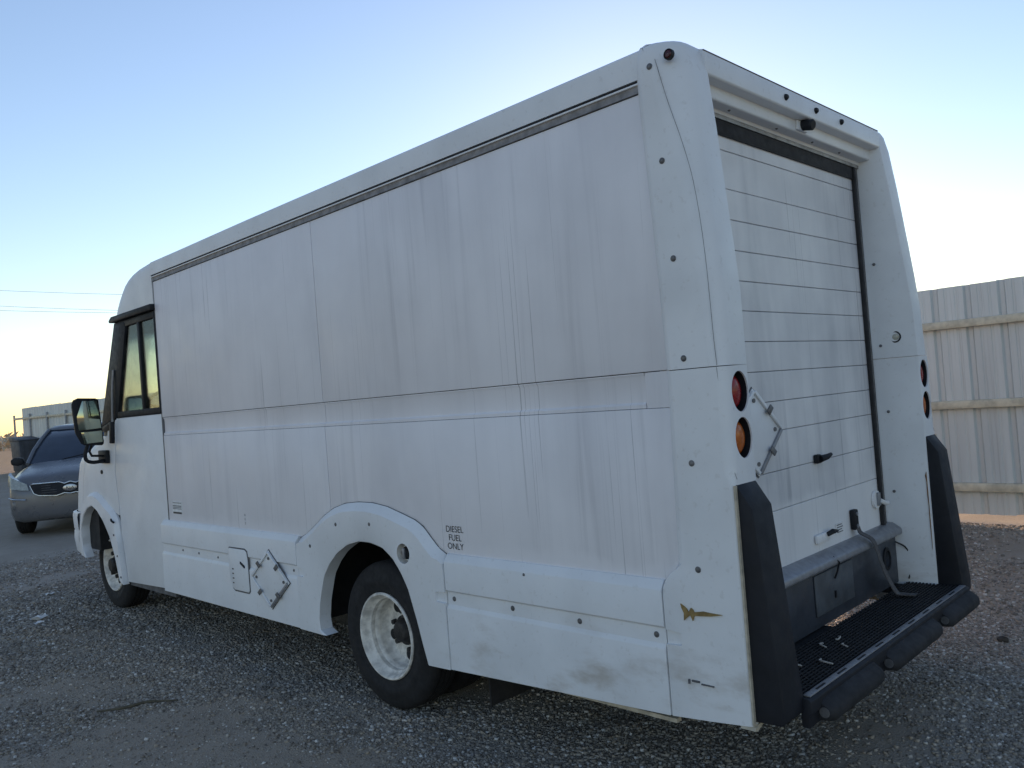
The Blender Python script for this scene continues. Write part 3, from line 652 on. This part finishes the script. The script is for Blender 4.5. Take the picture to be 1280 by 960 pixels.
# window frame, panes
both(lambda: MB().prism([(4.738, 1.667), (5.655, 1.667), (5.985, 1.60), (6.0, 1.565), (5.82, 1.568), (5.70, 1.60), (5.66, 1.6655)], 'x', -.003, .03), 'quarter_panel', BLACK, bevel=.002)
both(lambda: MB().prism([(5.60, 1.668), (5.655, 1.668), (5.985, 1.605), (5.54, 2.437), (5.315, 2.437), (5.30, 2.40)], 'x', -.004, .035), 'a_pillar', BLACK, bevel=.004)
both(lambda: MB().box(-.004, .036, 4.738, 5.60, 1.668, 1.715), 'window_rail', BLACK, bevel=.004)
both(lambda: MB().box(-.004, .036, 4.738, 5.318, 2.388, 2.437), 'window_rail', BLACK, bevel=.004)
both(lambda: MB().box(-.003, .035, 5.035, 5.075, 1.714, 2.390), 'window_divider', BLACK, bevel=.003)
both(lambda: MB().box(-.003, .035, 4.738, 4.755, 1.714, 2.390), 'window_divider', BLACK, bevel=.003)
both(lambda: MB().prism([(5.07, 1.71), (5.605, 1.71), (5.30, 2.392), (5.07, 2.392)], 'x', .012, .016), 'window_pane', GLASS)
both(lambda: MB().box(.012, .016, 4.75, 5.04, 1.71, 2.392), 'window_pane', GLASS)
both(lambda: MB().prism([(4.722, 2.442), (5.57, 2.442), (5.575, 2.462), (5.52, 2.488), (4.722, 2.488)], 'x', -.034, .02), 'rain_gutter', BLACK, bevel=.006)
# windscreen and its surround
ws = [plan(z, .035) for z in np.linspace(1.56, 2.45, 8)]
MB().rings([[(x, y_-.005, z) for x, y_, z in r_] for r_ in ws], False, False).build('windscreen', GLASS, van, smooth=60)
for zz, hh_ in ((1.525, .07), (2.405, .07)):
    MB().rings([[(x, y_+.004, z) for x, y_, z in plan(zz, .02)], [(x, y_+.004, z) for x, y_, z in plan(zz+hh_, .02)]], False, False).build('windscreen_seal', BLACK, van)
for sgn in (0, 1):
    rr = []
    for z in np.linspace(1.56, 2.45, 6):
        p = plan(z, .0); s_ = p[:6] if not sgn else p[-6:]
        rr.append([(x, y_+.006, zz) for x, y_, zz in s_])
    MB().rings(rr, False, False).build('pillar_skin', BLACK, van)
# brow above the cab
rs = []
for z, ins in ((2.470, 0), (2.50, -.002), (2.56, -.003), (2.62, -.004), (2.67, -.005), (2.71, -.006), (2.745, -.006), (2.77, -.004), (2.790, .003), (2.802, .012), (2.809, .10)):
    p = plan(z, ins); y_e = 4.732
    p = [(p[0][0], y_e, z)]+[(x, max(y_, y_e+.002), zz) for x, y_, zz in p]+[(p[-1][0], y_e, z)]; rs.append(p)
MB().rings(rs, True, True).build('cab_roof', WHITE, van, smooth=40)
# hinges, pole, mirror
MB().box(-.028, -.002, 5.675, 5.735, 1.46, 1.64).xf(lambda p: Vector((p.x, p.y+(1.64-p.z)*.15, p.z))).build('door_handle', BLACK, van, .008)
MB().tube([(-.012, 5.60, 2.06), (-.020, 5.63, 1.9), (-.020, 5.675, 1.64)], .010, 8).build('grab_rail', STEEL, van)
mi = MB().rings([[(x_, y_, z_) for x_, z_ in ((-.300, 1.80), (-.286, 1.835), (-.25, 1.850), (-.115, 1.842), (-.095, 1.83), (-.080, 1.60), (-.072, 1.47), (-.085, 1.452), (-.22, 1.462), (-.245, 1.48), (-.282, 1.56))] for y_ in (5.74, 5.755)]
              + [[(-.185+(x_+.185)*.72, 5.86, 1.65+(z_-1.65)*.8) for x_, z_ in ((-.300, 1.80), (-.286, 1.835), (-.25, 1.850), (-.115, 1.842), (-.095, 1.83), (-.080, 1.60), (-.072, 1.47), (-.085, 1.452), (-.22, 1.462), (-.245, 1.48), (-.282, 1.56))]]).build('mirror', BLACK, van, .006, smooth=50)
MB().prism([(-.278, 1.826), (-.112, 1.823), (-.092, 1.595), (-.262, 1.585)], 'y', 5.733, 5.7395).xf(lambda p: Vector((p.x, p.y+(p.z-1.7)*.03-(p.x+.18)*.08, p.z))).build('mirror_glass', MIRR, mi, .002)
MB().prism([(-.250, 1.570), (-.090, 1.574), (-.084, 1.480), (-.225, 1.475)], 'y', 5.731, 5.7385).xf(lambda p: Vector((p.x, p.y-(p.z-1.52)*.12, p.z))).build('mirror_glass', MIRR, mi, .002)
MB().tube(smooth_curve([(-.18, 5.80, 1.47), (-.20, 5.81, 1.40), (-.19, 5.83, 1.34), (-.13, 5.85, 1.315), (-.03, 5.88, 1.32)], 14), .015, 10).build('mirror_arm', BLACK, mi)
MB().tube([(-.15, 5.80, 1.46), (-.165, 5.82, 1.41), (-.14, 5.85, 1.37), (-.04, 5.88, 1.36)], .010, 8).build('mirror_arm', BLACK, mi)
MB().box(-.035, .0, 5.84, 6.02, 1.295, 1.405).build('mirror_bracket', BLACK, mi, .008)
# cab inside
ci = MB().box(.10, WD-.10, 5.74, 6.02, 1.18, 1.60).build('dashboard', INTER, van, .03)
MB().box(.03, WD-.03, 4.76, 6.2, .90, .94).build('cab_floor', DARK, van)
MB().box(.05, WD-.05, 4.722, 4.735, .95, 2.45).build('bulkhead', INTER, van)
swm = MB(); cN = Vector((.46, 5.60, 1.70)); ax = Vector((0, -.80, .55)).normalized(); e1 = Vector((1, 0, 0)); e2 = ax.cross(e1)
pth = [cN+e1*.21*math.cos(t)+e2*.21*math.sin(t) for t in np.linspace(0, 2*math.pi, 33)]
sw = swm.tube(pth, .015, 8, False).build('steering_wheel', BLACK, van)
MB().cyl(cN-ax*.02, ax, .06, .04, 18).build('wheel_hub', BLACK, sw)
for t in (R(20), R(160), R(270)): MB().tube([cN, cN+e1*.2*math.cos(t)+e2*.2*math.sin(t)], .014, 6).build('spoke', BLACK, sw)
MB().tube([cN, cN+Vector((0, .28, -.2))], .03, 8).build('steering_column', BLACK, sw)
for xx in (.44, 1.45):
    s_ = MB().box(xx-.25, xx+.25, 4.86, 5.34, 1.10, 1.24).build('seat', SEAT, van, .05, 3)
    MB().box(xx-.24, xx+.24, 4.80, 4.92, 1.20, 1.78).build('backrest', SEAT, s_, .05, 3)
MB().box(.30, .62, 5.60, 5.70, 1.94, 2.06).xf(lambda p: Vector((p.x-.22, p.y-.05, p.z+.02))).build('cab_fan', BLACK, van, .03) if False else None

# wheels
def tyre_prof(w=.105, r=.386):
    h = [(.226, -w+.022), (.232, -w+.008), (.250, -w+.002), (.272, -w-.001), (.276, -w-.003), (.300, -w-.004), (.306, -w-.001), (.338, -w+.002), (.360, -w+.010), (.373, -w+.020), (.3825, -w+.034), (r, -w+.048), (r, -.040), (.376, -.038), (.376, -.031), (r, -.029), (r, -.006), (.376, -.004)]
    return h+[(a, -b) for a, b in reversed(h)]
def wheel(xc, yc, kind, flip, parent=van, r=.386):
    e = bpy.data.objects.new('wheel', None); COL.objects.link(e); e.empty_display_size = .1; e.parent = parent
    if parent.get('world_parts'): e.matrix_parent_inverse = Matrix.Translation(-parent.location)
    ax = Vector((1, 0, 0)) if not flip else Vector((-1, 0, 0)); c = Vector((xc, yc, r-.004))
    t = MB().lathe(tyre_prof(), c, ax, 64).build('tyre', TYRE, e, smooth=30)
    if kind == 'rear':
        pr = [(.226, -.088), (.229, -.100), (.224, -.107), (.216, -.106), (.210, -.096), (.205, -.075), (.198, -.064), (.190, -.058), (.188, -.040), (.189, -.034), (.182, -.026), (.180, -.004), (.182, .002), (.178, .015), (.176, .036), (.166, .046), (.100, .046), (.090, .036), (.0005, .036)]
        rim = MB().lathe(pr, c, ax, 48).build('rim', RIM, e, smooth=40)
        hub = MB().lathe([(.080, .040), (.080, .026), (.066, .022), (.058, -.004), (.050, -.014), (.034, -.018), (.0005, -.018)], c, ax, 24).build('hub', RUSTY, e)
        for k in range(6):
            a = 2*math.pi*k/6+.3; p = c+Vector((0, math.cos(a), math.sin(a)))*.103
            MB().cyl(p+ax*.045, -ax, .014, .026, 6).build('lug_nut', RUSTY, e)
            a = R(53)+k*2*math.pi/5; p = c+Vector((0, math.cos(a), math.sin(a)))*.137
            if k == 5: continue
            MB().lathe([(.029, .050), (.029, .0445), (.027, .0438), (.0005, .0438)], p, ax, 18).build('hand_hole', DARK, e)
    elif kind == 'front':
        pr = [(.226, -.088), (.229, -.100), (.224, -.107), (.216, -.106), (.210, -.096), (.204, -.080), (.196, -.060), (.186, -.048), (.178, -.046), (.132, -.050), (.118, -.066), (.085, -.070), (.0005, -.070)]
        rim = MB().lathe(pr, c, ax, 48).build('rim', RIM, e, smooth=40)
        MB().lathe([(.082, -.066), (.080, -.082), (.066, -.088), (.062, -.118), (.050, -.128), (.0005, -.130)], c, ax, 24).build('hub', RUSTY, e)
        for k in range(6):
            a = 2*math.pi*k/6+.2; p = c+Vector((0, math.cos(a), math.sin(a)))*.103
            MB().cyl(p-ax*.066, -ax, .018, .034, 6).build('lug_nut', RUSTY, e)
            a += math.pi/6; p = c+Vector((0, math.cos(a), math.sin(a)))*.154
            MB().lathe([(.025, -.040), (.025, -.0505), (.022, -.0515), (.0005, -.0515)], p, ax, 16).build('hand_hole', DARK, e)
    elif kind == 'inner':
        MB().lathe([(.226, -.088), (.20, -.06), (.19, 0), (.0005, .0)], c, ax, 32).build('rim', RIM, e)
    return e
UR, UF = 2.1494, 6.2395
wheel(.137, UR, 'rear', False); wheel(.137+.255, UR, 'inner', False)
wheel(WD-.137, UR, 'rear', True); wheel(WD-.137-.255, UR, 'inner', True)
wheel(.205, UF, 'front', False); wheel(WD-.205, UF, 'front', True)
# chassis below
for xx in (.55, WD-.55-.08): MB().box(xx, xx+.08, .35, 6.6, .60, .82).build('chassis_rail', DARK, van)
MB().tube([(.3, UR, .38), (WD-.3, UR, .38)], .06, 12).build('axle', DARK, van); MB().lathe([(.05, -.16), (.17, -.07), (.19, 0), (.17, .07), (.05, .16)], (WD/2, UR, .38), (0, 1, 0), 20, True).build('differential', DARK, van)
MB().tube([(.3, UF, .38), (WD-.3, UF, .38)], .05, 10).build('axle', DARK, van)
for yy in (.5, 1.3, 2.9, 3.7, 4.5): MB().box(.06, WD-.06, yy, yy+.07, .83, .937).build('cross_member', DARK, van)
MB().box(.62, WD-.62, 2.6, 5.2, .48, .75).build('drive_line', DARK, van, .04)
for xx in (.12, WD-.12-.42):
    mf = MB().box(xx, xx+.42, 1.46, 1.472, .13, .62).build('mud_flap', RUBBER, van, .003)
MB().box(.05, .10, 2.75, 2.80, .55, .94).build('arch_brace', DARK, van)
for xx in (.06, WD-.06-.46): MB().box(xx, xx+.46, 1.60, 2.74, .905, .936).build('wheel_well', DARK, van)
for xx in (.535, WD-.535-.01): MB().box(xx, xx+.01, 1.50, 2.86, .36, .90).build('well_liner', DARK, van)
for xx in (.05, WD-.05-.48):
    MB().box(xx, xx+.48, 2.80, 2.82, .37, .93).build('well_liner', DARK, van)

# ------------------------------------------------------------------ parked SUV
car = thing('parked_car', 'dark grey crossover car parked facing us, half hidden behind the van nose', 'car', (1.66, 12.40, ground_h(0, 13)-.01), rz=R(-27)); car.scale = (1, 1, 1.04)
def csec(y, w, zb, zm, zs, zt, cr=.02):
    h = [(0, zb), (w*.80, zb), (w*.95, zb+.05), (w*.99, zb+.14), (w, zm), (w*.985, zs-.06), (w*.95, zs), (w*.80, zt-.015), (w*.5, zt), (0, zt+cr)]
    return [(x, y, z) for x, z in h]+[(-x, y, z) for x, z in reversed(h[1:-1])]
secs = [(.0, .60, .33, .50, .60, .66), (.03, .74, .27, .50, .68, .76), (.10, .84, .24, .52, .75, .85), (.22, .89, .22, .55, .80, .91), (.42, .915, .21, .58, .86, .955), (.75, .925, .21, .6, .93, 1.01), (1.10, .925, .21, .6, .98, 1.06), (1.35, .925, .21, .6, 1.0, 1.09), (2.4, .925, .21, .6, 1.03, 1.12), (3.6, .925, .22, .6, 1.06, 1.14), (4.2, .90, .26, .6, 1.06, 1.12), (4.42, .80, .34, .6, .98, 1.02)]
cb = MB().rings([csec(*s_) for s_ in secs]).build('body', CARP, car, smooth=45)
def gring(y0, y1, w, z, cr=.06): return [(-w, y0+cr*2, z), (-w*.8, y0+cr, z), (-w*.4, y0+.01, z), (0, y0, z), (w*.4, y0+.01, z), (w*.8, y0+cr, z), (w, y0+cr*2, z), (w, (y0+y1)/2, z), (w, y1-.1, z), (w*.8, y1, z), (-w*.8, y1, z), (-w, y1-.1, z), (-w, (y0+y1)/2, z)]
gh = [gring(1.13, 4.25, .84, 1.05), gring(1.42, 4.18, .79, 1.25), gring(1.72, 4.05, .72, 1.43), gring(1.98, 3.9, .645, 1.57)]
MB().rings(gh).build('glasshouse', CARG, car, smooth=40)
MB().rings([gring(1.96, 3.92, .655, 1.565), gring(2.00, 3.90, .645, 1.60), gring(2.12, 3.8, .59, 1.635), gring(2.4, 3.6, .45, 1.655)]).build('roof', CARP, car, smooth=50)
for s_ in (-1, 1):
    MB().tube([(s_*.842, 1.22, 1.05), (s_*.80, 1.50, 1.25), (s_*.73, 1.80, 1.43), (s_*.655, 2.08, 1.575)], .028, 8).build('pillar', CARP, car)
    hl = MB().rings([[(s_*x*1.01, y_-.055, z_+.01) for x, y_, z_ in q_] for q_ in ([(.57, .055, .69), (.60, .075, .785), (.60, .13, .785), (.57, .11, .69)], [(.68, .065, .70), (.70, .115, .83), (.70, .19, .83), (.68, .13, .70)], [(.80, .105, .725), (.82, .20, .89), (.80, .28, .89), (.78, .18, .725)], [(.875, .21, .765), (.895, .34, .93), (.86, .40, .93), (.85, .28, .765)], [(.90, .40, .90), (.905, .46, .955), (.88, .48, .955), (.88, .42, .90)])]).build('headlight', LAMP, car, smooth=50)
    MB().tube([(s_*.88, .15, .60), (s_*.81, .050, .585), (s_*.62, .000, .565)], .013, 8).build('fog_trim', CHROME, car)
    MB().box(min(s_*.60, s_*.83), max(s_*.60, s_*.83), .055, .12, .43, .55).build('fog_recess', CARP, car, .02)
    mr = MB().rings([[(s_*x, y_, z_) for x, z_ in ((.93, 1.06), (1.02, 1.03), (1.12, 1.05), (1.13, 1.13), (1.06, 1.17), (.95, 1.15))] for y_ in (1.40, 1.52)]).build('mirror', BLACK, car, .02)
    MB().box(min(s_*.86, s_*.95), max(s_*.86, s_*.95), 1.42, 1.49, 1.03, 1.09).build('mirror_foot', BLACK, mr)
gp = [(.0, .785), (.08, .762), (.15, .79), (.53, .79), (.565, .768), (.51, .65), (.44, .615), (.19, .595), (.08, .625), (.0, .612)]
go_ = gp+[(-x, z) for x, z in reversed(gp[1:-1])]
cy_ = lambda m: m.xf(lambda p: Vector((p.x, p.y-.05+.06*(abs(p.x)/.5)**2*.9+max(0, p.z-.6)*.18, p.z)))
gr_ = cy_(MB().prism(go_, 'y', -.022, .06)).build('grille', BLACK, car)
rim_ = [Vector((x, -.024, z)) for x, z in go_]; rim_.append(rim_[0])
cy_(MB().tube(rim_, .010, 6, False)).build('grille_surround', CHROME, gr_)
for k in range(4): cy_(MB().box(-.40, .40, -.030, -.02, .645+k*.034, .650+k*.034)).build('grille_bar', SEAM, gr_)
bd = MB().cyl((0, -.046, .695), (0, -1, 0), .05, .03, 28).xf(lambda p: Vector((p.x*2.0, p.y, p.z))).build('badge', CHROME, gr_, .004)
text_mesh('KIA', .060, lambda p: Vector((p.x*1.25, -.0785, .675+p.y)), 'badge_letters', INK, gr_)
cy_(MB().box(-.52, .52, -.004, .05, .505, .525)).build('bumper_groove', BLACK, car)
cy_(MB().box(-.60, .60, .004, .06, .335, .375)).build('lower_intake', BLACK, car)
for xx in (-.30, .35): MB().tube([(xx, 1.10, 1.085), (xx+.35, 1.24, 1.145)], .008, 6).build('wiper', BLACK, car)
for s_ in (-1, 1):
    for yy in (.85, 3.5):
        e = bpy.data.objects.new('wheel', None); COL.objects.link(e); e.parent = car
        c = Vector((s_*.82, yy, .345)); ax = Vector((s_, 0, 0))
        MB().lathe([(a*.345/.386, b) for a, b in tyre_prof()], c, ax, 40).build('tyre', TYRE, e)
        MB().lathe([(.20, .09), (.19, .06), (.0005, .05)], c, ax, 24).build('rim', STEEL, e)

# ------------------------------------------------------------------ dumpster, cables, brush, litter
dp = thing('dumpster', 'dark steel dumpster in front of the far end of the fence', 'dumpster', (5.95, 31.2, ground_h(0, 30)+.02))
MB().rings([[(-.30, -.5, .1), (.30, -.5, .1), (.30, .5, .1), (-.30, .5, .1)], [(-.34, -.55, 1.15), (.34, -.55, 1.15), (.34, .55, 1.15), (-.34, .55, 1.15)]]).build('bin_body', BIN, dp, .02)
MB().rings([[(-.36, -.57, 1.152), (.36, -.57, 1.152), (.36, .57, 1.152), (-.36, .57, 1.152)], [(-.36, -.57, 1.19), (.36, -.57, 1.19), (.36, .57, 1.30), (-.36, .57, 1.30)]]).build('lid', BIN, dp, .01)
for xx in (-.22, 0, .22): MB().box(xx-.025, xx+.025, -.575, -.535, .2, 1.10).xf(lambda p: Vector((p.x, p.y+(1.15-p.z)*.05, p.z))).build('rib', BIN, dp)
for xx in (-.24, .24): MB().box(xx-.05, xx+.06, -.4, .4, 0, .1).build('foot', BIN, dp)
def px_ray(x, y, dist):
    d = (r2*((x-640)/FPX)-u2*((y-480)/FPX)+fw).normalized(); return CP+d*dist
wl = ('topmost of three thin cables crossing the sky left of the cab', 'middle of three thin cables crossing the sky left of the cab', 'lowest of three thin cables crossing the sky left of the cab')
for k, (ya, yb) in enumerate(((363.5, 368.5), (383.0, 388.5), (388.5, 391.5))):
    a = px_ray(0, ya, 72); b = px_ray(150, yb, 66); d = b-a
    pts = [a+d*t+Vector((0, 0, .0009*((t-.5)*d.length)**2)) for t in np.linspace(-4, 6, 25)]
    tag(MB().tube(pts, .011, 5).build('power_cable', WIRE), wl[k], 'cable', 'cables in the sky')
# dry brush along the far edge of the lot
g = N('dry_brush'); oi = g.n('ShaderNodeNewGeometry').outputs['Random Per Island']
g.col(g.mix(oi, (.48, .40, .30), (.60, .52, .42))); g.rough(.95); BR = g.done(0, .2)
q = np.random.default_rng(5); vs, fs = [], []
for i in range(260):
    dist = q.uniform(95, 190); az = YAW-R(q.uniform(24, 44)); cx, cy = CP.x+math.sin(az)*dist, CP.y+math.cos(az)*dist; hh_ = q.uniform(.7, 1.9); ww = hh_*q.uniform(.8, 1.8)
    for j in range(46):
        v_ = q.normal(0, 1, 3); v_ /= np.linalg.norm(v_); rr = q.uniform(.5, 1)**.5
        p = Vector((cx+v_[0]*ww*rr, cy+v_[1]*ww*rr, .27+abs(v_[2])*hh_*rr)); e_ = [Vector(q.normal(0, .28, 3)) for _ in range(3)]
        k = len(vs); vs += [tuple(p+w_) for w_ in e_]; fs.append((k, k+1, k+2))
bm_ = bpy.data.meshes.new('brush'); bm_.from_pydata(vs, [], fs); bm_.materials.append(BR); bo = place('dry_brush', bm_); bo['kind'] = 'stuff'
gz = lambda x, y: float(hfield(np.array([x]), np.array([y]))[0])
def scrap(x, y, s, label, seed):
    q = random.Random(seed); m = MB(); n = 4
    def top(i, j): return (x+(i/n-.5)*s*1.3+q.uniform(-.1, .1)*s, y+(j/n-.5)*s*.8+q.uniform(-.1, .1)*s, gz(x, y)+.012+q.uniform(0, .35)*s)
    G_ = [[top(i, j) for j in range(n+1)] for i in range(n+1)]
    m.rings(G_, False, False); m.rings([[(a, b, c-.0015) for a, b, c in r_] for r_ in G_], False, False)
    return tag(m.build('paper_scrap', PAPER, smooth=20, recalc=False), label, 'litter', 'paper scraps on the ground')
scrap(-.44, 6.47, .10, 'larger crumpled white paper scrap on the dirt left of the van', 1)
scrap(-.50, 6.27, .055, 'small white paper scrap just below the larger crumpled one', 2)
scrap(-.04, 7.58, .06, 'small white paper scrap on the dirt nearest the front wheel', 3)
scrap(-.85, 7.25, .07, 'white paper scrap on the dirt at the left edge', 4)
tag(MB().tube(smooth_curve([(-.93, 3.62, gz(-.93, 3.62)+.012), (-.82, 3.52, gz(-.8, 3.5)+.016), (-.70, 3.48, gz(-.7, 3.48)+.012), (-.58, 3.36, gz(-.58, 3.36)+.014)], 12), [.006]*3+[.009]*6+[.005]*3, 7).build('twig', TWIG), 'dark bent twig lying on the dirt lane beside the van', 'twig')
q = random.Random(3); cl = MB()
cl.lathe([(.0005, -.02), (.03, -.015), (.05, .0), (.045, .02), (.025, .035), (.0005, .04)], (2.68, -.05, gz(2.68, -.05)+.015), (0, 0, 1), 12)
cl.v = [(2.68+(a-2.68)*.65, -.05+(b+.05)*.65, gz(2.68, -.05)+(c-gz(2.68, -.05))*.55) for a, b, c in cl.v]
cl.v = [(a+q.uniform(-.007, .007), b+q.uniform(-.007, .007), c+q.uniform(-.005, .005)) for a, b, c in cl.v]
tag(cl.build('dirt_clod', CLOD, smooth=60), 'dark lump of dirt on the ground right of the bumper', 'clod')
sl_ = ('curled pale straw on the step tread closest to the sill', 'pale straw lying mid tread on the step', 'bent pale straw near the front edge of the step', 'pale straw near the left post on the step', 'tiny pale leaf scrap on the step near the left post', 'short pale straw beside the curled one on the step')
for k, (x_, y_, l_) in enumerate(((.66, .06, .05), (.70, -.01, .04), (.48, -.03, .06), (.40, .05, .05), (.33, .02, .03), (.78, .05, .035))):
    a = random.uniform(0, 6); p0 = Vector((x_, y_, .4935)); d = Vector((math.cos(a), math.sin(a), 0)); nn = Vector((-d.y, d.x, 0))
    tag(MB().tube(smooth_curve([p0-d*l_*.5, p0+nn*l_*.25+Vector((0, 0, .006)), p0+d*l_*.5, p0+d*l_*.55-nn*l_*.3], 9), .0032, 5).build('straw', STRAW), sl_[k], 'straw', 'straw bits on the step')
